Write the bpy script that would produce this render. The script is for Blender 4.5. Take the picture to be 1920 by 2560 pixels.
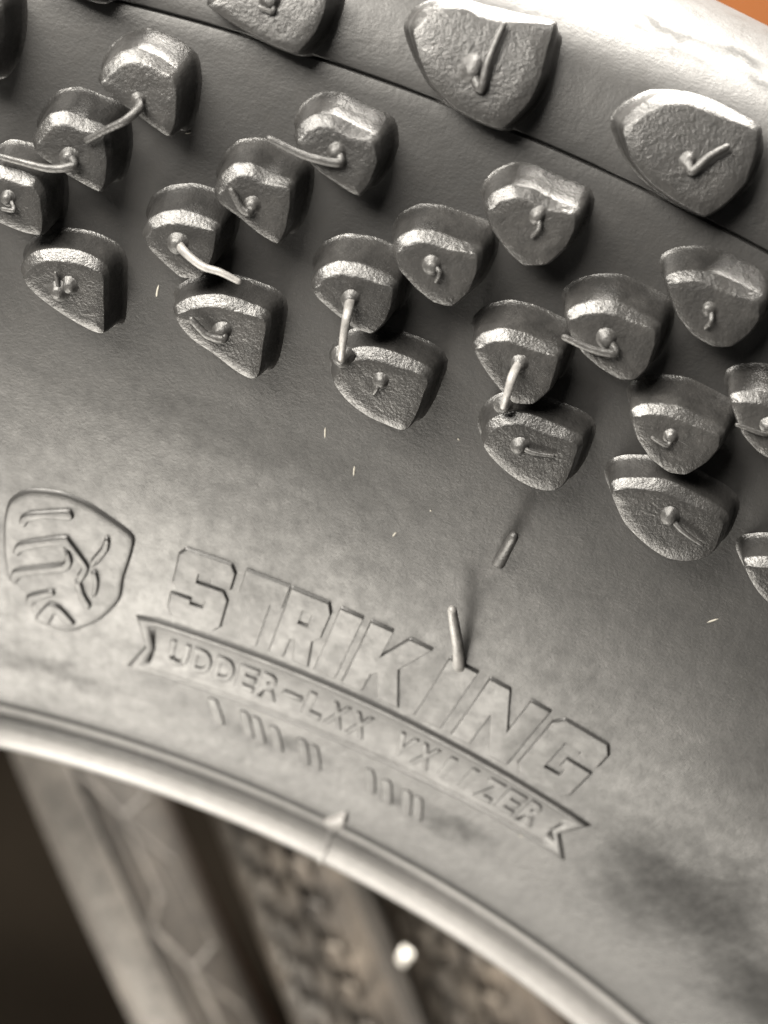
import bpy, bmesh, math, random
import numpy as np
from mathutils import Vector, Matrix

# ------------------------------------------------------------------ camera, world, lamps, exposure
scene = bpy.context.scene
for o in list(bpy.data.objects):
    bpy.data.objects.remove(o, do_unlink=True)
col = scene.collection
MM = 0.001

CAM = Vector((0.14026, -0.25731, 0.33380))
FWD = Vector((-0.192992, 0.857078, -0.477673))
RGT = Vector((0.979885, 0.193547, -0.048621))
UPV = Vector((-0.050780, 0.477448, 0.877191))
cd = bpy.data.cameras.new('camera')
cam = bpy.data.objects.new('camera', cd)
col.objects.link(cam)
cam.matrix_world = Matrix(((RGT.x, UPV.x, -FWD.x, CAM.x), (RGT.y, UPV.y, -FWD.y, CAM.y), (RGT.z, UPV.z, -FWD.z, CAM.z), (0, 0, 0, 1)))
cd.sensor_fit = 'HORIZONTAL'
cd.sensor_width = 36.0
cd.lens = 18.0 / math.tan(math.radians(9))
cd.clip_start = 0.01
cd.clip_end = 50
cd.dof.use_dof = True
cd.dof.focus_distance = 0.262
cd.dof.aperture_fstop = 27.0
scene.camera = cam

world = bpy.data.worlds.new('World')
scene.world = world
world.use_nodes = True
bg = world.node_tree.nodes['Background']
bg.inputs['Color'].default_value = (1.0, 0.96, 0.92, 1)
bg.inputs['Strength'].default_value = 0.09

TGT = Vector((0.085, -0.02, 0.215))
def area(name, loc, size, power, color, target=TGT, size_y=None):
    ld = bpy.data.lights.new(name, 'AREA')
    ld.energy = power
    ld.color = color
    ld.size = size
    if size_y:
        ld.shape = 'RECTANGLE'
        ld.size_y = size_y
    o = bpy.data.objects.new(name, ld)
    col.objects.link(o)
    o.location = loc
    o.rotation_euler = (target - Vector(loc)).to_track_quat('-Z', 'Y').to_euler()
    return o
area('overhead_lamp', TGT + Vector((-0.24, -0.36, 0.54)), 0.55, 35.0, (1.0, 0.945, 0.855), size_y=0.26)
area('low_fill_lamp', TGT + Vector((-0.225, -0.18, -0.37)), 0.42, 7.4, (1.0, 0.94, 0.84), size_y=0.26)  # unseen low fill, added for the bounce of a bright floor
area('back_lamp', TGT + Vector((0.08, 0.36, 0.54)), 0.40, 54.0, (1.0, 0.945, 0.86))
scene.view_settings.view_transform = 'Standard'
scene.view_settings.look = 'None'
scene.view_settings.exposure = 0.0
scene.view_settings.gamma = 1.0

# ------------------------------------------------------------------ the tyre's section (millimetres)
CTRL=[(157,-9),(154.4,-6.8),(153.2,-4.0),(153.0,-1.4),(153.7,0.9),(155.2,2.1),(157.5,2.3),(158.7,2.1),(159.2,1.2),(160.1,1.2),(164.5,6.0),(167.6,9.4),(169.2,10.3),(171.2,11.2),(177,13.5),
(185.1,16.9),(194.1,20.2),(206.9,23.4),(222,25.0),(237.1,25.3),(245.7,24.9),(252,24.2),(260.1,22.8),(268.4,20.6),(272.7,18.9),(276.2,16.6),(279.2,12.6),(281.1,7),(281.6,0),(280.8,-7),(278,-16),(270,-25),(258,-32),(240,-38),(205,-40),(180,-34),(165,-28),(156,-24),(152,-22),(153,-17),(157,-15)]
KNOBS = [
    (5.0, [(13.393, 125.84), (13.466, 127.34), (13.762, 129.16), (14.155, 129.93), (14.651, 129.7), (15.156, 128.8), (15.334, 126.78), (15.398, 124.24), (15.32, 122.24), (14.831, 122.84), (14.229, 123.81), (13.689, 124.74)]),
    (5.0, [(12.087, 118.44), (12.2, 119.88), (12.402, 121.4), (12.795, 122.15), (13.311, 121.85), (13.832, 121.46), (14.042, 118.55), (14.059, 116.1), (13.937, 114.84), (13.091, 115.66), (12.415, 116.81), (12.161, 117.54)]),
    (5.0, [(11.014, 112.51), (11.099, 113.95), (11.365, 115.01), (11.891, 115.01), (12.34, 114.64), (12.577, 113.26), (12.694, 110.87), (12.667, 108.82), (12.189, 108.59), (11.511, 109.08), (11.18, 110.42)]),
    (5.0, [(18.034, 125.86), (18.095, 127.4), (18.332, 128.7), (18.725, 129.28), (19.293, 128.96), (19.863, 128.67), (20.063, 126.81), (20.037, 124.31), (19.873, 122.45), (19.369, 122.76), (18.818, 123.38), (18.29, 124.54)]),
    (5.0, [(16.573, 118.22), (16.666, 120.07), (16.868, 121.45), (17.276, 122.13), (17.805, 121.77), (18.345, 121.7), (18.484, 119.68), (18.525, 116.96), (18.423, 115.02), (17.934, 115.32), (17.351, 116.27), (16.773, 117.23)]),
    (5.0, [(15.119, 111.59), (15.18, 113.19), (15.472, 114.44), (15.953, 115.3), (16.474, 115.35), (16.934, 114.96), (17.01, 112.64), (16.954, 110.5), (16.777, 108.82), (16.318, 108.34), (15.852, 109.17), (15.373, 110.37)]),
    (4.4, [(12.151, 103.76), (12.226, 105.31), (12.529, 106.68), (13.086, 107.53), (13.75, 107.74), (14.363, 106.86), (14.518, 103.96), (14.626, 100.78), (14.585, 99.33), (14.033, 99.51), (13.233, 100.55), (12.559, 102.01)]),
    (4.4, [(16.252, 103.98), (16.347, 105.2), (16.741, 106.55), (17.361, 107.55), (18.09, 107.67), (18.674, 107.19), (18.815, 104.08), (18.886, 101.06), (18.787, 99.61), (18.333, 99.63), (17.56, 100.76), (16.796, 101.93)]),
    (5.0, [(19.425, 112.04), (19.507, 113.84), (19.867, 115.35), (20.522, 116.01), (21.378, 115.65), (21.503, 113.49), (21.484, 111.32), (21.277, 109.45), (20.764, 109.27), (20.176, 110.07), (19.683, 110.97)]),
    (4.4, [(20.592, 103.12), (20.667, 105.43), (21.087, 107.23), (21.767, 108.04), (22.925, 107.93), (23.079, 105.36), (23.085, 102.54), (22.96, 100.38), (22.465, 100.03), (21.799, 100.17), (21.132, 101.15)]),
    (5.0, [(20.991, 118.52), (21.024, 119.86), (21.31, 121.24), (21.768, 121.91), (22.33, 122.04), (22.927, 122.12), (23.08, 120.22), (23.069, 117.57), (22.83, 115.39), (22.39, 114.98), (21.857, 115.6), (21.27, 116.92)]),
    (5.0, [(22.588, 126.01), (22.661, 127.65), (22.968, 129.1), (23.424, 129.57), (23.995, 129.44), (24.591, 129.53), (24.711, 127.88), (24.676, 125.6), (24.441, 123.23), (23.958, 122.17), (23.462, 122.85), (22.914, 124.34)]),
    (4.6, [(19.692, 138.99), (19.758, 140.57), (20.037, 141.95), (20.471, 142.77), (20.975, 142.91), (21.809, 143.39), (22.521, 143.85), (22.628, 141.86), (22.714, 139.3), (22.669, 136.67), (22.348, 133.51), (21.802, 133.25), (21.178, 133.59), (20.533, 134.89), (20.032, 136.98)]),
    (4.6, [(24.589, 138.04), (24.737, 139.88), (25.061, 141.71), (25.563, 142.9), (26.164, 143.3), (27.293, 143.17), (27.502, 141.32), (27.571, 138.36), (27.403, 136.03), (27.11, 134.0), (26.356, 133.95), (25.682, 134.5), (25.104, 135.73)]),
    (5.0, [(23.603, 112.41), (23.744, 114.05), (24.152, 115.4), (24.648, 115.86), (25.191, 115.89), (25.66, 115.78), (25.778, 113.82), (25.819, 111.66), (25.608, 109.37), (25.133, 108.51), (24.596, 109.39), (24.093, 110.62)]),
    (4.4, [(24.82, 102.81), (24.785, 105.0), (25.103, 106.86), (25.583, 107.74), (26.256, 108.04), (27.06, 108.07), (27.241, 106.08), (27.302, 103.43), (27.18, 101.4), (26.69, 100.42), (26.01, 100.46), (25.303, 101.39)]),
    (5.0, [(25.293, 119.36), (25.438, 120.73), (25.773, 121.97), (26.199, 122.89), (26.781, 122.98), (27.366, 122.83), (27.551, 121.1), (27.629, 118.53), (27.506, 116.56), (27.168, 115.78), (26.598, 115.89), (26.027, 116.58), (25.584, 117.81)]),
    (5.0, [(26.956, 126.93), (27.084, 128.06), (27.445, 129.13), (27.939, 129.82), (28.616, 129.99), (29.125, 129.92), (29.294, 128.23), (29.251, 126.1), (29.039, 124.08), (28.673, 123.19), (28.123, 123.24), (27.564, 124.34)]),
    (5.0, [(27.749, 113.14), (27.907, 114.38), (28.326, 115.51), (28.798, 116.23), (29.417, 116.32), (29.967, 116.26), (30.096, 114.69), (30.032, 112.44), (29.774, 110.13), (29.354, 109.37), (28.777, 109.74), (28.213, 111.04)]),
    (4.4, [(28.297, 104.57), (28.431, 105.84), (28.872, 107.03), (29.441, 108.21), (30.206, 108.48), (31.2, 108.3), (31.442, 106.39), (31.511, 103.93), (31.214, 101.74), (30.628, 100.47), (29.91, 100.56), (29.145, 101.54), (28.678, 102.96)]),
    (5.0, [(29.618, 119.41), (29.73, 120.4), (30.127, 121.55), (30.67, 122.11), (31.309, 122.24), (31.49, 120.43), (31.52, 117.72), (31.327, 116.01), (30.876, 115.98), (30.301, 116.83)]),
    (4.4, [(32.277, 104.43), (32.394, 105.45), (32.822, 106.7), (33.489, 107.34), (34.313, 107.32), (34.538, 105.07), (34.41, 102.53), (33.773, 101.96), (33.024, 102.5)]),
    (4.6, [(15.386, 135.55), (15.557, 137.8), (16.079, 139.46), (16.862, 140.0), (17.841, 140.0), (17.93, 138.0), (17.863, 135.85), (17.601, 133.53), (17.019, 133.51), (16.233, 134.23)]),
    (5.0, [(9.206, 127.3), (9.42, 129.74), (10.225, 131.68), (10.975, 131.06), (11.118, 127.47), (11.042, 124.59), (10.758, 122.85), (9.823, 124.51)]),
    (4.6, [(10.756, 135.92), (10.976, 138.1), (11.537, 139.61), (12.344, 139.91), (13.34, 139.6), (13.394, 137.59), (13.277, 135.41), (12.962, 133.16), (12.371, 133.34), (11.589, 134.33)]),
    (4.4, [(8.07, 104.79), (8.182, 106.31), (8.52, 107.58), (9.1, 108.27), (9.774, 108.29), (10.37, 107.24), (10.454, 104.29), (10.482, 101.08), (10.403, 99.65), (9.853, 100.0), (9.076, 101.26), (8.436, 102.93)]),
    (4.6, [(29.398, 137.79), (29.513, 139.66), (29.81, 141.61), (30.304, 142.96), (30.912, 143.56), (32.067, 143.82), (32.296, 141.97), (32.411, 139.09), (32.289, 136.69), (32.036, 134.63), (31.275, 134.3), (30.582, 134.59), (29.972, 135.62)]),
    (5.0, [(31.369, 126.21), (31.473, 127.38), (31.815, 128.59), (32.299, 129.44), (32.983, 129.82), (33.501, 129.91), (33.71, 128.27), (33.715, 126.12), (33.547, 124.02), (33.198, 123.01), (32.64, 122.88), (32.046, 123.81)]),
    (5.0, [(32.009, 113.33), (32.138, 114.61), (32.533, 115.87), (32.991, 116.73), (33.613, 117.01), (34.168, 117.11), (34.336, 115.58), (34.325, 113.31), (34.124, 110.93), (33.721, 110.04), (33.131, 110.24), (32.53, 111.37)]),
]
HAIRS = [
    ('k1', [(14.423, 125.08, 5), (14.512, 124.41, 6.2), (14.303, 123.11, 6.8), (13.902, 121.69, 6.4), (13.459, 120.04, 5.8)]),
    ('k2', [(13.068, 117.78, 5), (13.251, 117.27, 5.9), (12.769, 116.46, 6.2), (12.034, 116.33, 5.9), (11.255, 116.36, 5.5)]),
    ('k4', [(19.075, 125.97, 5), (19.234, 125.22, 5.6), (18.883, 124.84, 5.8), (18.343, 124.78, 6), (17.569, 125.26, 6)]),
    ('k5', [(17.559, 118.22, 5), (17.542, 117.5, 5.5), (17.333, 117.73, 5.6), (17.019, 119.14, 5.6)]),
    ('k6', [(16.056, 112.0, 5), (16.313, 111.63, 6), (16.828, 110.99, 6.6), (17.281, 111.04, 6.8), (17.769, 110.64, 6.6)]),
    ('k7', [(13.505, 103.97, 4.4), (13.672, 103.59, 4.8)]),
    ('k7', [(13.292, 103.12, 4.7), (13.229, 104.08, 4.9), (13.134, 105.17, 4.9)]),
    ('k8', [(17.621, 103.89, 4.4), (17.719, 103.28, 4.9), (17.327, 103.21, 5.1), (17.046, 103.78, 5.1), (16.813, 104.42, 5.1)]),
    ('k9', [(20.474, 112.27, 5), (20.547, 111.27, 7), (20.654, 109.0, 7.4), (20.758, 106.37, 6.4)]),
    ('k10', [(21.858, 104.77, 4.4), (21.852, 104.03, 4.8), (21.825, 103.19, 4.6)]),
    ('k15', [(24.838, 112.85, 5), (24.796, 112.04, 7), (24.861, 110.44, 7.4), (24.931, 108.47, 6.6)]),
    ('k16', [(25.763, 104.36, 4.4), (26.125, 104.46, 4.8), (26.636, 105.11, 4.7)]),
    ('k17', [(26.416, 119.07, 5), (26.747, 118.37, 5.6), (26.225, 117.7, 5.8), (25.514, 117.6, 5.8)]),
    ('k13', [(21.213, 137.63, 4.6), (21.57, 136.24, 5.2), (21.508, 138.56, 5.6), (21.523, 141.58, 5.6)]),
    ('k14', [(26.207, 137.8, 4.6), (26.393, 137.12, 5.2), (26.564, 138.62, 5.5), (26.817, 140.07, 5.5)]),
    ('k12', [(23.786, 127.44, 5), (23.923, 126.42, 5.5), (23.856, 125.38, 5.4)]),
    ('k11', [(21.991, 118.69, 5), (22.229, 118.51, 5.6), (22.234, 117.43, 5.4)]),
    ('k18', [(28.176, 126.51, 5), (28.311, 125.66, 5.6), (28.282, 124.74, 5.4)]),
    ('k19', [(28.912, 113.09, 5), (28.941, 112.22, 5.5), (28.524, 112.23, 5.5)]),
    ('k20', [(30.005, 105.08, 4.4), (30.473, 104.52, 4.9), (31.104, 104.21, 4.8)]),
    ('k3', [(11.74, 112.04, 5), (11.928, 111.15, 5.6), (11.628, 110.96, 5.5)]),
    ('k21', [(30.724, 119.13, 5), (30.779, 118.32, 5.5), (30.07, 117.75, 5.8)]),
    ('k22', [(33.243, 105.08, 4.4), (33.277, 104.08, 4.8)]),
    ('k23', [(16.703, 137.62, 4.6), (16.848, 136.6, 5), (16.541, 136.62, 5.2)]),
]
SIDEHAIRS = [
    ('side', [(27.497, 71.51, 0), (27.081, 75.92, 2.2), (26.585, 79.6, 3.4), (26.295, 81.61, 3.8)]),
    ('side', [(26.906, 87.56, 0), (26.843, 90.63, 2.0), (26.806, 93.54, 3.2)]),
]
DUST = [
    (15.574, 103.93), (17.926, 94.81), (20.927, 94.03), (16.536, 89.38), (22.055, 90.79), (19.723, 79.67), (23.828, 85.03), (27.074, 85.78), (15.57, 104.01), (20.959, 94.05), (32.88, 94.5), (25.7, 150.11), (12.653, 123.18), (17.874, 94.55)
]
EMBLEM = {
    'plate': [(11.922, 68.07), (12.088, 71.54), (12.676, 73.79), (13.724, 74.63), (14.596, 74.16), (15.381, 72.95), (16.164, 71.33), (16.179, 68.23), (16.053, 64.31), (16.001, 60.28), (15.35, 55.35), (14.311, 51.54), (13.36, 51.41), (12.899, 53.47), (12.655, 57.1), (12.079, 58.33), (11.915, 63.12)] ,
    'bar1': [(12.427, 68.92), (12.48, 69.96), (12.709, 70.77), (13.371, 71.83), (14.051, 72.8), (14.184, 72.04), (14.078, 71.5), (13.384, 70.9), (12.749, 69.72), (12.579, 68.55)] ,
    'bar2': [(12.227, 63.79), (12.319, 65.09), (12.592, 66.0), (13.954, 68.56), (14.139, 68.24), (14.733, 65.55), (14.875, 64.55), (14.781, 62.89), (14.615, 61.56), (14.532, 62.84), (14.659, 64.55), (13.973, 67.3), (12.596, 64.68), (12.382, 63.53)] ,
    'bar3': [(12.115, 58.86), (12.187, 60.38), (12.506, 61.24), (13.898, 63.81), (14.069, 64.94), (13.984, 66.6), (14.137, 66.51), (14.286, 64.79), (14.182, 63.43), (13.911, 62.6), (12.535, 60.02), (12.306, 58.62)] ,
    'bar4': [(12.678, 55.26), (12.75, 56.55), (13.046, 57.45), (13.625, 58.73), (13.692, 58.0), (13.076, 56.15), (12.874, 54.84)] ,
    'arm': [(14.967, 66.03), (15.268, 68.64), (15.342, 70.3), (15.467, 70.05), (15.456, 68.33), (15.131, 65.52), (14.985, 65.16)] ,
    'leg': [(14.456, 61.65), (14.645, 61.6), (14.8, 59.75), (15.048, 58.15), (14.997, 57.23), (14.792, 57.93), (14.541, 60.02)] ,
    'foot': [(15.009, 63.98), (15.159, 64.2), (15.269, 62.67), (15.235, 60.4), (15.116, 59.9), (15.123, 62.14)] ,
    'notch': [(13.027, 52.39), (13.498, 51.97), (13.767, 54.88), (14.171, 52.98), (14.504, 53.49), (13.962, 55.85), (13.502, 56.06)] ,
}
def section(ctrl, n=8):
    P = np.array(ctrl, float)
    m = len(P)
    out = []
    for i in range(m - 1):
        p0, p1, p2, p3 = P[max(i-1, 0)], P[i], P[i+1], P[min(i+2, m-1)]
        d1 = np.linalg.norm(p2-p1)
        d0 = max(np.linalg.norm(p1-p0), 1e-6)
        d2 = max(np.linalg.norm(p3-p2), 1e-6)
        m1 = (p2-p1)/d1 if i == 0 else ((p1-p0)/d0*d1 + (p2-p1)/d1*d0)/(d0+d1)
        m2 = (p2-p1)/d1 if i == m-2 else ((p2-p1)/d1*d2 + (p3-p2)/d2*d1)/(d1+d2)
        for k in range(n):
            t = k/n
            out.append((2*t**3-3*t*t+1)*p1 + (t**3-2*t*t+t)*d1*m1 + (-2*t**3+3*t*t)*p2 + (t**3-t*t)*d1*m2)
    out.append(P[-1])
    return np.array(out)
PR = section(CTRL)
SL = np.concatenate([[0], np.cumsum(np.linalg.norm(np.diff(PR, axis=0), axis=1))])
SL += 31.6 - SL[int(np.argmin(((PR-np.array((169.2, 10.3)))**2).sum(1)))]   # measured from the bead ridge
TG = np.gradient(PR, SL, axis=0)
TG /= np.linalg.norm(TG, axis=1)[:, None]
def S(deg, s, h=0.0):
    """point of the tyre: degrees round the wheel, mm along the section, mm above the surface"""
    al = math.radians(deg)
    r = np.interp(s, SL, PR[:, 0]); a = np.interp(s, SL, PR[:, 1])
    tr = np.interp(s, SL, TG[:, 0]); ta = np.interp(s, SL, TG[:, 1])
    l = math.hypot(tr, ta)
    R = r - ta/l*h
    A = a + tr/l*h
    return Vector((R*math.sin(al), -A, R*math.cos(al)))*MM
def rad(s):
    return float(np.interp(s, SL, PR[:, 0]))

# ------------------------------------------------------------------ materials
def mat(name):
    m = bpy.data.materials.new(name)
    m.use_nodes = True
    return m, m.node_tree, m.node_tree.nodes['Principled BSDF']
def N(nt, t, **kw):
    n = nt.nodes.new(t)
    for k, v in kw.items():
        setattr(n, k, v)
    return n
def ramp(nt, src, p0, c0, p1, c1):
    r = N(nt, 'ShaderNodeValToRGB')
    r.color_ramp.elements[0].position = p0; r.color_ramp.elements[0].color = c0
    r.color_ramp.elements[1].position = p1; r.color_ramp.elements[1].color = c1
    nt.links.new(src, r.inputs[0])
    return r.outputs[0]
def g(v, w=0.0):
    return (v*(1+w), v, v*(1-w), 1)
def noise(nt, vec, scale, detail=4, rough=0.55):
    n = N(nt, 'ShaderNodeTexNoise')
    n.inputs['Scale'].default_value = scale
    n.inputs['Detail'].default_value = detail
    n.inputs['Roughness'].default_value = rough
    nt.links.new(vec, n.inputs['Vector'])
    return n.outputs['Fac']
def mapped(nt, vec, sc):
    m = N(nt, 'ShaderNodeMapping')
    m.inputs['Scale'].default_value = sc
    nt.links.new(vec, m.inputs['Vector'])
    return m.outputs[0]
def mul(nt, a, b, typ='MULTIPLY', fac=1.0):
    x = N(nt, 'ShaderNodeMix', data_type='RGBA', blend_type=typ)
    x.inputs[0].default_value = fac
    nt.links.new(a, x.inputs[6]); nt.links.new(b, x.inputs[7])
    return x.outputs[2]

SMUDGES = ((138, 57, 17, 11, 1.0), (154, 52, 14, 9, 0.9), (108.6, 42.5, 6.5, 3.8, 0.7), (99, 42, 5.5, 2.8, 0.6), (47, 41, 11, 3.0, 0.5), (82, 42.5, 7, 2.6, 0.5), (116, 93, 22, 8, 0.3), (66, 90, 24, 4, 0.3), (135, 84, 16, 9, 0.2), (87.5, 153, 4, 1.8, 0.9), (92.5, 153.5, 4, 1.6, 0.9), (85, 150, 4, 1.6, 0.7), (97, 150, 4, 1.8, 0.7))
def rubber(name, base, rough, uv=False, spec=0.5, blotch=0.5, warm=0.03, grit=0.0, mott=1.0):
    m, nt, b = mat(name)
    tc = N(nt, 'ShaderNodeTexCoord')
    vec = tc.outputs['UV'] if uv else tc.outputs['Object']
    k = 1.0 if uv else 1000.0         # UV is in millimetres
    big = noise(nt, mapped(nt, vec, (0.06*k, 0.055*k, 0.06*k)), 1.0, 5, 0.6)
    fine = noise(nt, mapped(nt, vec, (0.55*k, 0.36*k, 0.5*k)), 1.0, 7, 0.72)
    c1 = ramp(nt, big, 0.30, g(base*(1-blotch), warm), 0.66, g(base*(1+blotch*0.6), warm))
    c2 = ramp(nt, fine, 0.30, g(1-0.55*mott), 0.70, g(1+0.45*mott))
    c = mul(nt, c1, c2)
    rr = ramp(nt, big, 0.3, g(rough+0.07), 0.7, g(rough-0.05))
    fr = N(nt, 'ShaderNodeMapRange'); fr.inputs[1].default_value = 0.3; fr.inputs[2].default_value = 0.7; fr.inputs[3].default_value = 0.09*mott; fr.inputs[4].default_value = -0.07*mott
    nt.links.new(fine, fr.inputs[0])
    fa = N(nt, 'ShaderNodeMath', operation='ADD'); nt.links.new(rr, fa.inputs[0]); nt.links.new(fr.outputs[0], fa.inputs[1])
    rr = fa.outputs[0]
    if uv:
        # scuffs and greasy smudges with ragged outlines, where the sidewall has been handled
        warp = N(nt, 'ShaderNodeTexNoise'); warp.inputs['Scale'].default_value = 0.16; warp.inputs['Detail'].default_value = 6; warp.inputs['Roughness'].default_value = 0.65
        nt.links.new(vec, warp.inputs['Vector'])
        wm = N(nt, 'ShaderNodeVectorMath', operation='MULTIPLY_ADD')
        wm.inputs[1].default_value = (16, 12, 0); wm.inputs[2].default_value = (-8, -6, 0)
        nt.links.new(warp.outputs['Color'], wm.inputs[0])
        wa = N(nt, 'ShaderNodeVectorMath', operation='ADD'); nt.links.new(vec, wa.inputs[0]); nt.links.new(wm.outputs[0], wa.inputs[1])
        tot = None
        for u0, s0, ru, rs, sg in SMUDGES:
            mp = N(nt, 'ShaderNodeMapping')
            mp.inputs['Location'].default_value = (-u0/ru, -s0/rs, 0); mp.inputs['Scale'].default_value = (1/ru, 1/rs, 0)
            nt.links.new(wa.outputs[0], mp.inputs['Vector'])
            ln = N(nt, 'ShaderNodeVectorMath', operation='LENGTH'); nt.links.new(mp.outputs[0], ln.inputs[0])
            mr = N(nt, 'ShaderNodeMapRange', interpolation_type='SMOOTHSTEP'); mr.inputs[1].default_value = 1.35; mr.inputs[2].default_value = 0.1; mr.inputs[4].default_value = sg
            nt.links.new(ln.outputs['Value'], mr.inputs[0])
            if tot is None: tot = mr.outputs[0]
            else:
                mx = N(nt, 'ShaderNodeMath', operation='MAXIMUM'); nt.links.new(tot, mx.inputs[0]); nt.links.new(mr.outputs[0], mx.inputs[1]); tot = mx.outputs[0]
        # the ribbed strip beside the bead is made duller and darker
        sy = N(nt, 'ShaderNodeSeparateXYZ'); nt.links.new(vec, sy.inputs[0])
        s1 = N(nt, 'ShaderNodeMapRange', interpolation_type='SMOOTHSTEP'); s1.inputs[1].default_value = 20.2; s1.inputs[2].default_value = 21.2; s1.inputs[4].default_value = 0.85
        s2 = N(nt, 'ShaderNodeMapRange', interpolation_type='SMOOTHSTEP'); s2.inputs[1].default_value = 30.8; s2.inputs[2].default_value = 30.0
        nt.links.new(sy.outputs[1], s1.inputs[0]); nt.links.new(sy.outputs[1], s2.inputs[0])
        sb = N(nt, 'ShaderNodeMath', operation='MULTIPLY'); nt.links.new(s1.outputs[0], sb.inputs[0]); nt.links.new(s2.outputs[0], sb.inputs[1])
        mx = N(nt, 'ShaderNodeMath', operation='MAXIMUM'); nt.links.new(tot, mx.inputs[0]); nt.links.new(sb.outputs[0], mx.inputs[1]); tot = mx.outputs[0]
        sm = ramp(nt, tot, 0.0, g(1.0), 1.0, g(0.4))
        c = mul(nt, c, sm)
        ad = N(nt, 'ShaderNodeMath', operation='MULTIPLY_ADD'); ad.inputs[1].default_value = 0.12
        nt.links.new(tot, ad.inputs[0]); nt.links.new(rr, ad.inputs[2])
        rr = ad.outputs[0]
        sl = N(nt, 'ShaderNodeMapRange'); sl.inputs[3].default_value = spec; sl.inputs[4].default_value = spec*0.3
        nt.links.new(tot, sl.inputs[0]); nt.links.new(sl.outputs[0], b.inputs['Specular IOR Level'])
    nt.links.new(c, b.inputs['Base Color'])
    nt.links.new(rr, b.inputs['Roughness'])
    b.inputs['Specular IOR Level'].default_value = spec
    grain = noise(nt, mapped(nt, vec, (3.0*k, 3.0*k, 3.0*k)), 1.0, 3, 0.6)
    bump = N(nt, 'ShaderNodeBump')
    bump.inputs['Strength'].default_value = 0.2
    bump.inputs['Distance'].default_value = 0.00012
    nt.links.new(grain, bump.inputs['Height'])
    last = bump
    if grit:
        gr = noise(nt, mapped(nt, vec, (0.75*k, 0.75*k, 0.75*k)), 1.0, 5, 0.7)
        bg2 = N(nt, 'ShaderNodeBump')
        bg2.inputs['Strength'].default_value = grit
        bg2.inputs['Distance'].default_value = 0.0006
        nt.links.new(gr, bg2.inputs['Height']); nt.links.new(bump.outputs[0], bg2.inputs['Normal'])
        last = bg2
    if uv:
        # faint unevenness of the moulded skin
        st = noise(nt, mapped(nt, vec, (0.7, 0.45, 1)), 1.0, 5, 0.65)
        b2 = N(nt, 'ShaderNodeBump')
        b2.inputs['Strength'].default_value = 0.22
        b2.inputs['Distance'].default_value = 0.00025
        nt.links.new(st, b2.inputs['Height']); nt.links.new(bump.outputs[0], b2.inputs['Normal'])
        # fine ribs pressed into the strip beside the bead (s 24.5 .. 33)
        sp = N(nt, 'ShaderNodeSeparateXYZ'); nt.links.new(vec, sp.inputs[0])
        wv = N(nt, 'ShaderNodeMath', operation='SINE')
        ml = N(nt, 'ShaderNodeMath', operation='MULTIPLY'); ml.inputs[1].default_value = 2*math.pi/0.62
        nt.links.new(sp.outputs[0], ml.inputs[0]); nt.links.new(ml.outputs[0], wv.inputs[0])
        lo = N(nt, 'ShaderNodeMapRange', interpolation_type='SMOOTHSTEP'); lo.inputs[1].default_value = 21.6; lo.inputs[2].default_value = 22.4
        hi = N(nt, 'ShaderNodeMapRange', interpolation_type='SMOOTHSTEP'); hi.inputs[1].default_value = 30.0; hi.inputs[2].default_value = 28.8
        nt.links.new(sp.outputs[1], lo.inputs[0]); nt.links.new(sp.outputs[1], hi.inputs[0])
        a = N(nt, 'ShaderNodeMath', operation='MULTIPLY'); nt.links.new(lo.outputs[0], a.inputs[0]); nt.links.new(hi.outputs[0], a.inputs[1])
        c_ = N(nt, 'ShaderNodeMath', operation='MULTIPLY'); nt.links.new(a.outputs[0], c_.inputs[0]); nt.links.new(wv.outputs[0], c_.inputs[1])
        b3 = N(nt, 'ShaderNodeBump')
        b3.inputs['Strength'].default_value = 0.3
        b3.inputs['Distance'].default_value = 0.00012
        nt.links.new(c_.outputs[0], b3.inputs['Height']); nt.links.new(b2.outputs[0], b3.inputs['Normal'])
        last = b3
    nt.links.new(last.outputs[0], b.inputs['Normal'])
    return m
M_side = rubber('sidewall_rubber', 0.012, 0.46, uv=True)
M_bead = rubber('bead_rubber', 0.125, 0.42, blotch=0.15, mott=0.25)
M_knob = rubber('knob_rubber', 0.016, 0.33, blotch=0.6, grit=0.26)
M_letter = rubber('lettering_rubber', 0.0125, 0.46, blotch=0.2)
M_hair = rubber('vent_rubber', 0.022, 0.42, blotch=0.4, grit=0.3)
M_pale = rubber('pale_vent_rubber', 0.13, 0.42, blotch=0.4, grit=0.2)
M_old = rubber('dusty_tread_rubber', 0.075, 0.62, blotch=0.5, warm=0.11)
M_old_shaded = rubber('shaded_tread_rubber', 0.022, 0.7, blotch=0.3, warm=0.2)  # darker copy of the tread rubber for the tyre's shaded half
M_brown = rubber('brown_tread_rubber', 0.05, 0.6, blotch=0.8, warm=0.2)
def plain(name, c, rough, spec=0.3):
    m, nt, b = mat(name)
    tc = N(nt, 'ShaderNodeTexCoord')
    f = noise(nt, tc.outputs['Object'], 9.0, 5)
    nt.links.new(ramp(nt, f, 0.3, tuple(x*0.75 for x in c)+(1,), 0.7, tuple(x*1.2 for x in c)+(1,)), b.inputs['Base Color'])
    b.inputs['Roughness'].default_value = rough
    b.inputs['Specular IOR Level'].default_value = spec
    return m
M_floor = plain('dark_floor', (0.007, 0.0055, 0.004), 0.9, 0.03)
M_wall = plain('dark_wall', (0.012, 0.010, 0.008), 0.9, 0.03)
M_board = plain('orange_board', (0.14, 0.045, 0.01), 0.5)
M_dust = plain('pale_dust', (0.2, 0.19, 0.165), 0.6)
M_white = plain('white_dot', (0.6, 0.58, 0.54), 0.3)

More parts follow.
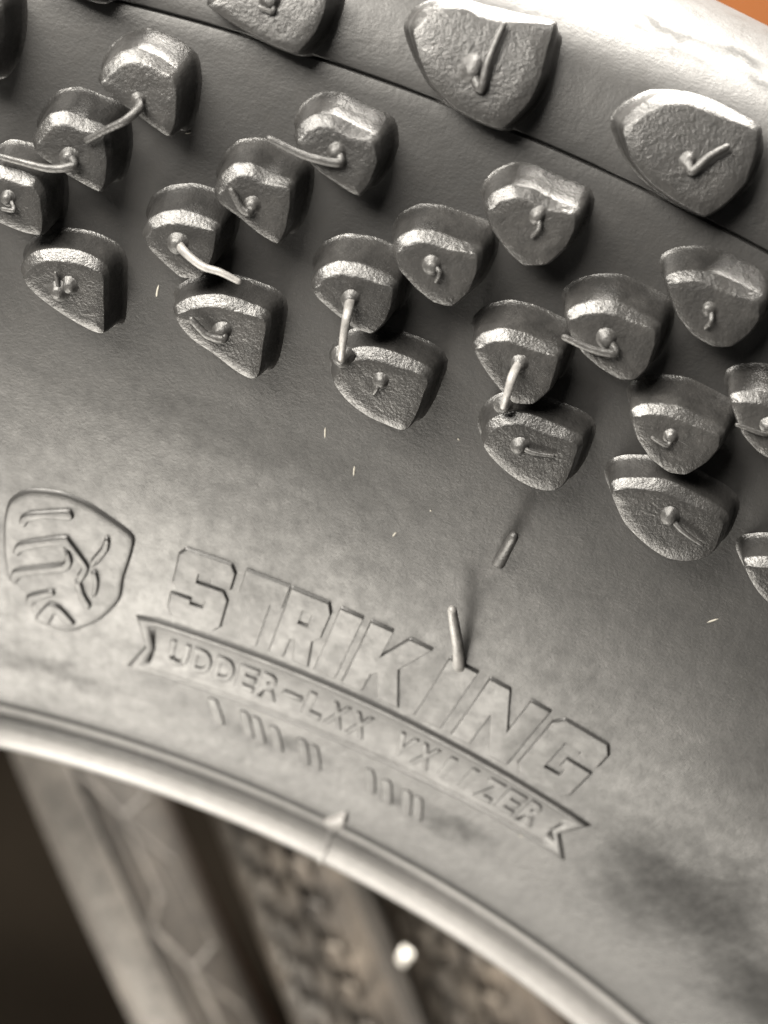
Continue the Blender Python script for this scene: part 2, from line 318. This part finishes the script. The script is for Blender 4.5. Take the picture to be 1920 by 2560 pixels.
# ------------------------------------------------------------------ helpers
def mesh_obj(name, verts, faces, m, parent=None, smooth=True):
    me = bpy.data.meshes.new(name)
    me.from_pydata([tuple(v) for v in verts], [], faces)
    me.update()
    bm = bmesh.new(); bm.from_mesh(me)
    bmesh.ops.recalc_face_normals(bm, faces=bm.faces)
    bm.to_mesh(me); bm.free()
    if smooth:
        for p in me.polygons: p.use_smooth = True
    me.materials.append(m)
    o = bpy.data.objects.new(name, me)
    col.objects.link(o)
    if parent: o.parent = parent
    return o
def empty(name, label, cat, loc=(0, 0, 0), group=None):
    o = bpy.data.objects.new(name, None)
    o.empty_display_size = 0.05
    col.objects.link(o)
    o['label'] = label; o['category'] = cat
    if group: o['group'] = group
    return o
def rings(loops, closed=True, cap_first=False, cap_last=True):
    """stack equal-length loops of points into a skin; last loop closed with a fan"""
    n = len(loops[0]); v = []; f = []
    for l in loops: v += l
    for k in range(len(loops)-1):
        for i in range(n):
            j = (i+1) % n
            f.append((k*n+i, k*n+j, (k+1)*n+j, (k+1)*n+i))
    if cap_last:
        c = sum((Vector(p) for p in loops[-1]), Vector())/n
        v.append(c); b = (len(loops)-1)*n
        for i in range(n): f.append((b+i, b+(i+1) % n, len(v)-1))
    if cap_first:
        c = sum((Vector(p) for p in loops[0]), Vector())/n
        v.append(c)
        for i in range(n): f.append(((i+1) % n, i, len(v)-1))
    return v, f
def smooth_loop(pts, n=4, tension=0.75):
    P = np.array(pts, float); m = len(P); out = []
    for i in range(m):
        p0, p1, p2, p3 = P[i-1], P[i], P[(i+1) % m], P[(i+2) % m]
        t1 = (p2-p0)*0.5*tension; t2 = (p3-p1)*0.5*tension
        for k in range(n):
            t = k/n
            out.append((2*t**3-3*t*t+1)*p1 + (t**3-2*t*t+t)*t1 + (-2*t**3+3*t*t)*p2 + (t**3-t*t)*t2)
    return np.array(out)
def tube(path, radii, name, m, parent, sides=10, flat=1.0):
    """swept tube through world points; round ends"""
    P = [Vector(p) for p in path]
    fine = []; rr = []
    for i in range(len(P)-1):
        p0, p1, p2, p3 = P[max(i-1, 0)], P[i], P[i+1], P[min(i+2, len(P)-1)]
        for k in range(6):
            t = k/6
            fine.append(0.5*((2*p1) + (p2-p0)*t + (2*p0-5*p1+4*p2-p3)*t*t + (3*p1-p0-3*p2+p3)*t**3))
            rr.append(radii[i]*(1-t)+radii[i+1]*t)
    fine.append(P[-1]); rr.append(radii[-1])
    # rounded tip
    d = (fine[-1]-fine[-2]).normalized()
    r = rr[-1]
    for q, sc in ((0.5, 0.86), (0.85, 0.5), (1.0, 0.12)):
        fine.append(P[-1]+d*r*q); rr.append(r*sc)
    loops = []
    ref = Vector((0, -1, 0))
    for i, p in enumerate(fine):
        t = (fine[min(i+1, len(fine)-1)]-fine[max(i-1, 0)]).normalized()
        a = ref.cross(t)
        if a.length < 1e-3: a = Vector((1, 0, 0)).cross(t)
        a.normalize(); b = t.cross(a)
        loops.append([p + a*(rr[i]*math.cos(q)) + b*(rr[i]*flat*math.sin(q)) for q in [2*math.pi*k/sides for k in range(sides)]])
    v, f = rings(loops, cap_first=True)
    return mesh_obj(name, v, f, m, parent)

# ------------------------------------------------------------------ the setting
def sheet(name, pts, m):
    o = mesh_obj(name, pts, [(0, 1, 2, 3)], m, smooth=False)
    o['kind'] = 'structure'
    return o
FZ = -0.287
sheet('floor', [(-4, -3, FZ), (4, -3, FZ), (4, 3, FZ), (-4, 3, FZ)], M_floor)
sheet('back_wall', [(-4, 2.2, FZ), (4, 2.2, FZ), (4, 2.2, 2.5), (-4, 2.2, 2.5)], M_wall)

# ------------------------------------------------------------------ the knobbly tyre in front
tyre = empty('bicycle_tyre', 'large black knobbly tyre with raised lettering and shield emblem, filling the picture', 'tyre')
NA = 600
def ring_part(name, s_list, m):
    n = len(s_list); verts = []; faces = []
    for i in range(NA):
        d = 360.0*i/NA
        for s, h in s_list: verts.append(S(d, s, h))
    for i in range(NA):
        j = (i+1) % NA
        for k in range(n-1):
            faces.append((i*n+k, i*n+k+1, j*n+k+1, j*n+k))
    me = bpy.data.meshes.new(name)
    me.from_pydata([tuple(v) for v in verts], [], faces)
    uvl = me.uv_layers.new(name='UVMap')
    li = 0
    uvs = np.empty(len(me.loops)*2, np.float32)
    for i in range(NA):
        a0 = math.radians(360.0*i/NA)*200; a1 = math.radians(360.0*(i+1)/NA)*200
        for k in range(n-1):
            uvs[li:li+8] = (a0, s_list[k][0], a0, s_list[k+1][0], a1, s_list[k+1][0], a1, s_list[k][0]); li += 8
    uvl.data.foreach_set('uv', uvs)
    for p in me.polygons: p.use_smooth = True
    me.materials.append(m)
    o = bpy.data.objects.new(name, me); col.objects.link(o); o.parent = tyre
    return o
S_END = float(SL[-1])
bead_s = [(s, 0) for s in np.linspace(SL[0], 20.4, 36)]
body_s = [(s, 0) for s in list(np.arange(20.4, 38, 0.55)) + list(np.arange(38, 132.5, 2.4))]
# the thin mould line round the shoulder is a real groove
body_s += [(133.3, 0), (133.42, -0.03), (133.48, -0.9), (133.72, -0.9), (133.78, -0.03), (133.9, 0)]
body_s += [(s, 0) for s in list(np.arange(135.5, 190, 1.6)) + list(np.arange(190, S_END, 4.0))] + [(S_END, 0)]
ring_part('bead', bead_s, M_bead)
ring_part('sidewall', body_s, M_side)

# knobs ---------------------------------------------------------------
LEAN = 0.20           # the knobs lean towards the hub
def knob_mesh(h, outline):
    rng = random.Random(int(outline[0][0]*1000))
    P = smooth_loop(outline, 4, 0.95 if np.mean([q[1] for q in outline]) < 107 else 0.5)
    c = P.mean(axis=0)
    R0 = rad(c[1])*math.pi/180           # mm per degree
    Q = (P-c)*np.array([R0, 1.0])
    size = float(np.abs(Q).mean())
    # outward direction of the outline
    T = np.roll(Q, -1, 0)-np.roll(Q, 1, 0)
    T /= np.linalg.norm(T, axis=1)[:, None]
    Nn = np.stack([T[:, 1], -T[:, 0]], 1)
    if (Nn*Q).sum() < 0: Nn = -Nn
    def loop(off, hh, shift=0.0, bev=None, sc=1.0):
        out = []
        for i in range(len(Q)):
            o = off if bev is None else off*bev[i]
            q = Q[i]*sc + Nn[i]*o
            s = c[1] + q[1] + shift
            d = c[0] + q[0]/R0
            out.append(S(d, s, hh))
        return out
    # the chamfer is broad on the outer, upper-left edge, narrow on the inner edge
    bev = np.clip(0.55 + 0.75*(Nn[:, 1]*0.9 - Nn[:, 0]*0.35), 0.22, 1.25)
    he = h - 0.75
    lean = LEAN if c[1] > 107 else 0.0
    L = [loop(1.5, -0.35, lean*he), loop(0.85, 0.08, lean*(he-0.1)), loop(0.5, 0.5, lean*(he-0.5)),
         loop(0.22, he*0.6, lean*he*0.4), loop(0.05, he-0.2, lean*0.2), loop(0.0, he-0.04, 0)]
    D = np.maximum(np.linalg.norm(Q, axis=1), 0.5)
    def inset(mm, hh, rough=0.0):
        out = []
        for i in range(len(Q)):
            q = Q[i]*max(0.2, 1-mm*bev[i]/D[i]*1.15)
            out.append(S(c[0]+q[0]/R0, c[1]+q[1], hh+rng.uniform(-rough, rough)))
        return out
    L += [inset(0.05, he+0.03), inset(0.12, he+0.10), inset(0.80, h-0.10), inset(0.88, h-0.05), inset(0.96, h-0.02), inset(1.10, h)]
    for sc in (0.7, 0.42, 0.18):
        out = []
        for i in range(len(Q)):
            q = Q[i]*max(0.2, 1-1.10*bev[i]/D[i]*1.15)*sc
            out.append(S(c[0]+q[0]/R0, c[1]+q[1], h + rng.uniform(-0.012, 0.012)))
        L.append(out)
    return rings(L)
knobs = {}
def in_outline(k, d, s):
    return math.hypot((np.mean([p[0] for p in k])-d)*4.3, np.mean([p[1] for p in k])-s)
knob_objs = []
for h, outline in KNOBS:
    v, f = knob_mesh(h, outline)
    o = mesh_obj('tread_knob', v, f, M_knob, tyre)
    knob_objs.append((o, h, outline))
def nearest(d, s):
    return min(knob_objs, key=lambda k: in_outline(k[2], d, s))
def nub(parent, d, s, h, r=1.0):
    """the round foot of a vent hair"""
    L = []
    rg = random.Random(int(d*977+s*31))
    r *= rg.uniform(0.68, 0.98)
    wob = [rg.uniform(0.84, 1.14) for _ in range(12)]
    wob = [(wob[k-1]+2*wob[k]+wob[(k+1) % 12])/4 for k in range(12)]
    tilt = rg.uniform(-0.35, 0.35)
    for q in (0.0, 0.35, 0.62, 0.8, 0.88):
        rr = r*math.sqrt(max(0, 1-q*q)) + (0.35*r if q == 0 else 0)
        hh = h - 0.1 + q*r*0.9
        L.append([S(d+(rr*wob[k]*math.cos(2*math.pi*k/12)+tilt*q*r)/(rad(s)*math.pi/180), s+rr*wob[k]*math.sin(2*math.pi*k/12)-0.2*q*r, hh) for k in range(12)])
    v, f = rings(L)
    return mesh_obj('vent_nub', v, f, M_hair, parent)
for name, path in HAIRS:
    par = nearest(path[0][0], path[0][1])[0]
    nub(par, *path[0])
    n = len(path)
    if name in ('k9', 'k15'): nub(par, path[-1][0], path[-1][1]-0.6, path[-1][2]-2.0, 1.2)
    if n > 2:
        pts = [S(*p) for p in path]
        sc = 0.6 if n == 3 else 1.0
        tube(pts, [(0.56-0.2*i/(n-1))*sc*MM for i in range(n)], 'vent_hair', M_pale if name in ('k6', 'k9', 'k15') else M_hair, par, flat=0.75)
have = [nearest(p[0][0], p[0][1])[0] for _, p in HAIRS]
for o, h, outline in knob_objs:
    if o not in have:
        nub(o, float(np.mean([p[0] for p in outline])), float(np.mean([p[1] for p in outline])), h)
# the pattern goes on past the frame on both sides: turned copies of the end knobs
def copy_knob(o, turn):
    c = o.copy(); col.objects.link(c); c.parent = tyre
    c.rotation_euler = (0, math.radians(turn), 0)
    for ch in o.children:
        d = ch.copy(); col.objects.link(d); d.parent = c
PITCH = 4.28
K = {i+1: knob_objs[i][0] for i in range(len(knob_objs))}
for first, last in ((26, 22), (3, 29), (2, 21), (24, 28), (25, 27)):
    for n in (1, 2, 3):
        copy_knob(K[first], -PITCH*n); copy_knob(K[last], PITCH*n)

# hairs standing on the bare sidewall
for name, path in SIDEHAIRS:
    n = len(path)
    hr = tube([S(*p) for p in path], [(0.75-0.2*i/(n-1))*MM for i in range(n)], 'vent_hair', M_pale if n == 4 else M_hair, tyre)
    nub(hr, path[0][0], path[0][1], 0, 0.7)

# moulding tab across the bead
def patch(name, outline, h, m, parent, edge=0.35, base=-0.15):
    """low raised area with a rounded edge; outline in (degrees, mm)"""
    P = smooth_loop(outline, 3, 0.6)
    c = P.mean(axis=0)
    R0 = rad(c[1])*math.pi/180
    Q = (P-c)*np.array([R0, 1.0])
    T = np.roll(Q, -1, 0)-np.roll(Q, 1, 0)
    T /= (np.linalg.norm(T, axis=1)[:, None]+1e-9)
    Nn = np.stack([T[:, 1], -T[:, 0]], 1)
    area2 = np.sum(Q[:, 0]*np.roll(Q[:, 1], -1)-np.roll(Q[:, 0], -1)*Q[:, 1])
    if area2 < 0: Nn = -Nn
    def lp(off, hh):
        return [S(c[0]+(Q[i][0]+Nn[i][0]*off)/R0, c[1]+Q[i][1]+Nn[i][1]*off, hh) for i in range(len(Q))]
    loops = [lp(edge, base), lp(edge*0.6, h*0.15), lp(edge*0.2, h*0.75), lp(0, h*0.95), lp(-edge*0.4, h)]
    v, f = rings(loops, cap_last=False)
    n = len(Q); b = (len(loops)-1)*n
    f.append(tuple(range(b, b+n)))
    o = mesh_obj(name, v, f, m, parent)
    bm = bmesh.new(); bm.from_mesh(o.data)
    bmesh.ops.triangulate(bm, faces=[q for q in bm.faces if len(q.verts) > 4])
    bm.to_mesh(o.data); bm.free()
    return o
def disc_patch(name, outline, h, m, parent, edge=0.5):
    """large raised plate that follows the curved sidewall"""
    P = smooth_loop(outline, 4, 0.8)
    c = P.mean(axis=0)
    def lp(sc, hh): return [S(c[0]+(p[0]-c[0])*sc, c[1]+(p[1]-c[1])*sc, hh) for p in P]
    v, f = rings([lp(1.05, -0.2), lp(1.03, h*0.2), lp(1.005, h*0.8), lp(0.985, h), lp(0.92, h), lp(0.7, h), lp(0.45, h), lp(0.2, h)])
    return mesh_obj(name, v, f, m, parent)
tab = patch('moulding_tab', [(26.5, 29.0), (26.75, 31.5), (27.0, 33.6), (27.2, 31.5), (27.15, 27.0), (27.1, 23.5), (26.7, 25.0)], 0.7, M_bead, tyre, 0.4)
patch('moulding_ridge', [(27.05, 21.0), (27.22, 20.8), (27.4, 16.0), (27.55, 11.8), (27.4, 11.8), (27.22, 16.0)], 0.28, M_bead, tab, 0.25)

# emblem --------------------------------------------------------------
emblem = disc_patch('shield_emblem', EMBLEM['plate'], 0.32, M_letter, tyre)
for k, pl in EMBLEM.items():
    if k == 'plate': continue
    pt = patch('emblem_bar', pl, 0.68, M_letter, emblem, 0.35, 0.1)

# ribbon --------------------------------------------------------------
def ribbon():
    n = 40
    a0, a1 = 17.5, 33.7
    v = []; f = []; lv = []
    for off, hh in ((0.45, -0.15), (0.25, 0.1), (0.05, 0.33), (-0.15, 0.4), (-0.6, 0.4), (-0.85, 0.3), (-1.1, 0.22)):
        e = off/3.6
        lo = []; hi = []
        for i in range(n+1):
            t = i/n
            d = a0+(a1-a0)*t
            lo.append((d, 47.9 + 2.2*t - off)); hi.append((d, 58.6 + 0.5*math.sin(t*math.pi) + off))
        loop = lo + [(34.85+e*1.6, 50.0-off), (33.95+e, 54.1), (34.45+e*1.6, 58.4+off)] + hi[::-1] + [(16.85-e*1.6, 58.0+off), (17.3-e, 52.9), (16.75-e*1.6, 47.7-off)]
        lv.append([S(d, s, hh) for d, s in loop])
    v, f = rings(lv, cap_last=False)
    m = len(lv[0]); b = (len(lv)-1)*m
    H = lambda i: b+(n+1)+3+(n-i)
    Lo = lambda i: b+i
    for i in range(n): f.append((Lo(i), Lo(i+1), H(i+1), H(i)))
    r1, r2, r3 = b+n+1, b+n+2, b+n+3
    f += [(Lo(n), r1, r2), (Lo(n), r2, H(n)), (r2, r3, H(n))]
    q = b+2*(n+1)+3
    f += [(H(0), q, q+1), (H(0), q+1, Lo(0)), (q+1, q+2, Lo(0))]
    return mesh_obj('ribbon_banner', v, f, M_letter, tyre)
banner = ribbon()

# lettering -----------------------------------------------------------
BLOCK = {
 'S': [[(.1,0),(.9,0),(1,.1),(1,.5),(.9,.6),(.4,.6),(.4,.73),(.62,.73),(.62,.66),(1,.66),(1,.9),(.9,1),(.1,1),(0,.9),(0,.5),(.1,.4),(.6,.4),(.6,.27),(.38,.27),(.38,.34),(0,.34),(0,.1)]],
 'T': [[(.28,0),(.72,0),(.72,.68),(1,.68),(1,1),(0,1),(0,.68),(.28,.68)]],
 'R': [[(0,0),(.38,0),(.38,.32),(.48,.32),(.6,0),(1,0),(.86,.4),(1,.5),(1,.88),(.88,1),(0,1)], [(.4,.58),(.4,.77),(.62,.77),(.62,.58)]],
 'I': [[(0,0),(1,0),(1,1),(0,1)]],
 'K': [[(0,0),(.36,0),(.36,.3),(.44,.36),(.62,0),(1,0),(.7,.54),(1,1),(.62,1),(.36,.62),(.36,1),(0,1)]],
 'N': [[(0,0),(.33,0),(.33,.52),(.66,0),(1,0),(1,1),(.67,1),(.67,.48),(.34,1),(0,1)]],
 'G': [[(.12,0),(.88,0),(1,.1),(1,.54),(.54,.54),(.54,.38),(.64,.38),(.64,.27),(.38,.27),(.38,.73),(.64,.73),(.64,.66),(1,.66),(1,.88),(.88,1),(.12,1),(0,.88),(0,.12)]],
}
def block_curve(ch):
    cu = bpy.data.curves.new('letter', 'CURVE')
    cu.dimensions = '2D'; cu.fill_mode = 'BOTH'; cu.extrude = 0.02
    for pl in BLOCK[ch]:
        sp = cu.splines.new('POLY'); sp.points.add(len(pl)-1); sp.use_cyclic_u = True
        for p, q in zip(sp.points, pl): p.co = (q[0], q[1], 0, 1)
    return cu
def font_curve(ch, bold):
    cu = bpy.data.curves.new('letter', 'FONT')
    cu.body = ch; cu.size = 1.0; cu.offset = bold; cu.extrude = 0.02; cu.resolution_u = 4
    return cu
def letter(ch, deg, s0, width, height, relief, parent, base=0.0, bold=0.035, bev=0.16, block=False):
    cu = block_curve(ch) if block else font_curve(ch, bold)
    tmp = bpy.data.objects.new('tmp', cu); col.objects.link(tmp)
    dg = bpy.context.evaluated_depsgraph_get()
    me = bpy.data.meshes.new_from_object(tmp.evaluated_get(dg))
    bpy.data.objects.remove(tmp, do_unlink=True)
    co = np.array([v.co[:] for v in me.vertices])
    lo = co.min(0); hi = co.max(0)
    R0 = rad(s0+height/2)*math.pi/180
    for v in me.vertices:
        x = ((v.co.x-lo[0])/(hi[0]-lo[0])-0.5)
        y = (v.co.y-lo[1])/(hi[1]-lo[1])
        top = v.co.z > 0
        grow = 1.0 if top else 1.06
        v.co = S(deg + x*grow*width/R0, s0 + (0.5+(y-0.5)*grow)*height, base+relief if top else base-0.2)
    bm = bmesh.new(); bm.from_mesh(me)
    bmesh.ops.remove_doubles(bm, verts=bm.verts, dist=1e-6)
    bmesh.ops.recalc_face_normals(bm, faces=bm.faces)
    bm.to_mesh(me); bm.free()
    me.materials.append(M_letter)
    o = bpy.data.objects.new('letter', me); col.objects.link(o); o.parent = parent
    if bev:
        md = o.modifiers.new('bevel', 'BEVEL')
        md.width = bev*MM; md.segments = 3; md.limit_method = 'ANGLE'; md.angle_limit = math.radians(40)
        for p in me.polygons: p.use_smooth = True
        wn = o.modifiers.new('wn', 'WEIGHTED_NORMAL')
    return o
for ch, d, w in (('S', 18.75, 6.8), ('T', 20.75, 5.2), ('R', 22.3, 5.2), ('I', 23.65, 2.8), ('K', 25.4, 7.6), ('I', 27.6, 3.6), ('N', 29.65, 7.8), ('G', 32.1, 7.6)):
    letter(ch, d, 60.6, w, 11.6, 0.30, tyre, bev=0.18, block=True)
txt = 'UDDER-LXX VXIIZER'
for i, ch in enumerate(txt):
    if ch == ' ': continue
    t = i/(len(txt)-1)
    hgt = 5.0 if ch != '-' else 0.9
    letter(ch, 18.5+14.2*t, 51.2+0.9*t + (0 if ch != '-' else 2.2), 2.5 if ch != 'I' else 1.0, hgt, 0.17, banner, base=0.22, bev=0.14, bold=0.045)
# slanted marks in the row under the ribbon
for d, s in ((20.3, 45.6), (21.6, 45.4), (22.1, 45.2), (22.9, 44.8), (24.1, 44.6), (24.6, 44.5), (27.0, 44.9), (27.8, 44.4), (28.7, 44.3), (29.2, 44.2)):
    s -= 1.7
    patch('worn_mark', [(d-0.3, s+2.3), (d+0.02, s+2.4), (d+0.55, s-2.3), (d+0.2, s-2.4)], 0.16, M_letter, tyre, 0.25)

# dust specks -----------------------------------------------------------
rng = random.Random(5)
v = []; f = []
def speck(d, s, l, w, ang):
    b = len(v)
    R0 = rad(s)*math.pi/180
    for k in range(6):
        t = 2*math.pi*k/6
        x = l*math.cos(t); y = w*math.sin(t)
        v.append(S(d+(x*math.cos(ang)-y*math.sin(ang))/R0, s+x*math.sin(ang)+y*math.cos(ang), 0.02))
    v.append(S(d, s, 0.18))
    for k in range(6): f.append((b+k, b+(k+1) % 6, b+6))
for d, s in DUST[::2]: speck(d, s, rng.uniform(0.4, 0.8), 0.11, rng.uniform(0.9, 1.9))
for k in range(6): speck(rng.uniform(6, 40), rng.uniform(36, 130), rng.uniform(0.12, 0.4), 0.09, rng.uniform(0, 3))
dust = mesh_obj('dust', v, f, M_dust)
dust['kind'] = 'stuff'
dust['label'] = 'pale dust specks scattered over the black tyre sidewall'
dust['category'] = 'dust'

# ------------------------------------------------------------------ tyres standing behind, seen through the wheel opening
def pix(px, py, z):
    F = 829.5/math.tan(math.radians(9))
    return CAM + FWD*z + RGT*((px-829.5)/F*z) - UPV*((py-1106)/F*z)
def back_frame(p0, tilt, R, roll):
    ax = (RGT*math.cos(roll) + UPV*math.sin(roll) - FWD*tilt).normalized()
    n0 = (-FWD - ax*(-FWD).dot(ax)).normalized()
    dn = ax.cross(n0).normalized()
    if dn.z > 0: dn = -dn
    return p0 - n0*R, ax, n0, dn
def back_pt(fr, R, ang, w, h):
    c, ax, n0, dn = fr
    rr = R + h
    return c + ax*w + n0*(rr*math.cos(ang)) + dn*(rr*math.sin(ang))
def back_ring(name, fr, R, prof, m, parent, n=160):
    v = []; f = []; k = len(prof)
    for i in range(n):
        for w, h in prof: v.append(back_pt(fr, R, 2*math.pi*i/n, w*MM, h*MM))
    for i in range(n):
        j = (i+1) % n
        for q in range(k-1): f.append((i*k+q, i*k+q+1, j*k+q+1, j*k+q))
    return mesh_obj(name, v, f, m, parent)
def round_prof(hw, depth, groove=None):
    """cross-section of a plain tyre, crown at 0"""
    out = []
    for q in np.linspace(-150, 150, 301):
        t = math.radians(q)
        w = hw*math.sin(t); h = -depth*(1-math.cos(t))
        if groove and abs(w-groove[0]) < groove[1] and math.cos(t) > 0: h -= groove[2]
        out.append((w, h))
    return out

# smooth dusty tyre on the left
R1 = 0.2
fr = back_frame(pix(312, 2010, 0.46), 0.05, R1, math.radians(25))
t1 = empty('bicycle_tyre', 'smooth dusty beige tyre with zigzag grooves standing behind the front tyre at lower left', 'tyre', group='tyres standing behind')
pf = round_prof(12.4, 12.4, (0.3, 0.65, 1.3))
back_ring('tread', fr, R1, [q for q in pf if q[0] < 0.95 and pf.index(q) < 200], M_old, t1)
back_ring('shoulder', fr, R1, [q for q in pf if q[0] > 0.85 or pf.index(q) >= 200], M_old_shaded, t1)  # shade of the right half is put into its colour
def zig(path, r, m=M_old):
    tube([back_pt(fr, R1, a, w*MM, (-12.4*(1-math.sqrt(max(0, 1-(w/12.4)**2)))+0.12)*MM) for a, w in path], [r*MM]*len(path), 'tread_rib', m, t1, sides=8)
for k in range(-5, 7):
    a = k*0.16
    zig([(a, 1.4), (a+0.004, 1.6), (a+0.05, 4.6), (a+0.054, 4.75), (a+0.135, 5.0), (a+0.139, 4.8), (a+0.16, 1.5)], 0.5)
    zig([(a+0.054, 4.75), (a+0.058, 4.9), (a+0.11, 9.2), (a+0.114, 9.4), (a+0.20, 9.8), (a+0.204, 9.6), (a+0.214, 4.9)], 0.45)
# two rough brown tyres to the right of it
def lug_tyre(p0, roll, label, seed, hw=10.2, R=0.2):
    fr = back_frame(p0, 0.0, R, roll)
    t = empty('bicycle_tyre', label, 'tyre', group='tyres standing behind')
    back_ring('tread', fr, R, round_prof(hw, hw), M_brown, t)
    rg = random.Random(seed)
    V = []; Fc = []
    for i in range(150):
        for row, w0 in enumerate((-7.0, -3.7, -0.3, 3.2, 6.7)):
            a = 2*math.pi*(i+0.5*(row % 2))/150 + rg.uniform(-0.004, 0.004)
            sk = (0.006 if row % 2 else -0.006)
            hwid = rg.uniform(1.1, 1.5); hl = rg.uniform(0.011, 0.016); b = len(V)
            for hh, gsc in ((-0.5, 1.15), (1.7, 0.8)):
                for dw, da in ((-1, -1), (1, -1), (1, 1), (-1, 1)):
                    w = w0+dw*hwid*gsc; aa = a+da*hl*gsc+sk*dw
                    V.append(back_pt(fr, R, aa, w*MM, (-hw*(1-math.sqrt(max(0, 1-(w/hw)**2)))+hh)*MM))
            Fc += [(b+4, b+5, b+6, b+7), (b, b+1, b+5, b+4), (b+1, b+2, b+6, b+5), (b+2, b+3, b+7, b+6), (b+3, b, b+4, b+7)]
    lug = mesh_obj('tread_lugs', V, Fc, M_brown, t, smooth=False)
    lug['kind'] = 'stuff'
    return fr, t
fr2, t2 = lug_tyre(pix(675, 2040, 0.46), math.radians(22), 'rough brown tyre with small tread lugs, middle one behind the front tyre', 3)
fr3, t3 = lug_tyre(pix(1020, 2150, 0.47), math.radians(22), 'brown tyre with a shiny white spot, rightmost one behind the front tyre', 8, hw=11)
p = pix(875, 2066, 0.455)
loops = []
for q in (0, 0.5, 0.85, 0.98):
    rr = 1.3*MM*math.sqrt(1-q*q)
    loops.append([p - FWD*(q*1.2*MM) + RGT*(rr*(0.8+0.35*math.sin(2*t+1))*math.cos(t)) + UPV*(rr*1.5*math.sin(t)*(0.9+0.2*math.cos(3*t))) for t in [2*math.pi*k/12 for k in range(12)]])
v, f = rings(loops, cap_first=True)
mesh_obj('white_glint', v, f, M_white, t3)  # white lump standing in for a specular glint on the rubber

# orange board added far behind the crown in place of a warm glint -------------------------------------
o0 = Vector((0.0, 0.62, FZ))
bx = []
for y in (0, 0.018):
    for (x, z) in ((0.0, 0.0), (0.40, 0.0), (0.40, 0.62), (0.0, 0.62)):
        bx.append(o0 + Vector((x, y, z)))
bd = mesh_obj('orange_glint_board', bx, [(0, 1, 2, 3), (7, 6, 5, 4), (0, 4, 5, 1), (1, 5, 6, 2), (2, 6, 7, 3), (3, 7, 4, 0)], M_board, smooth=False)
md = bd.modifiers.new('bevel', 'BEVEL'); md.width = 0.003; md.segments = 2
bd['label'] = 'orange board added in place of a warm glint behind the tyre at the top right corner'
bd['category'] = 'board'
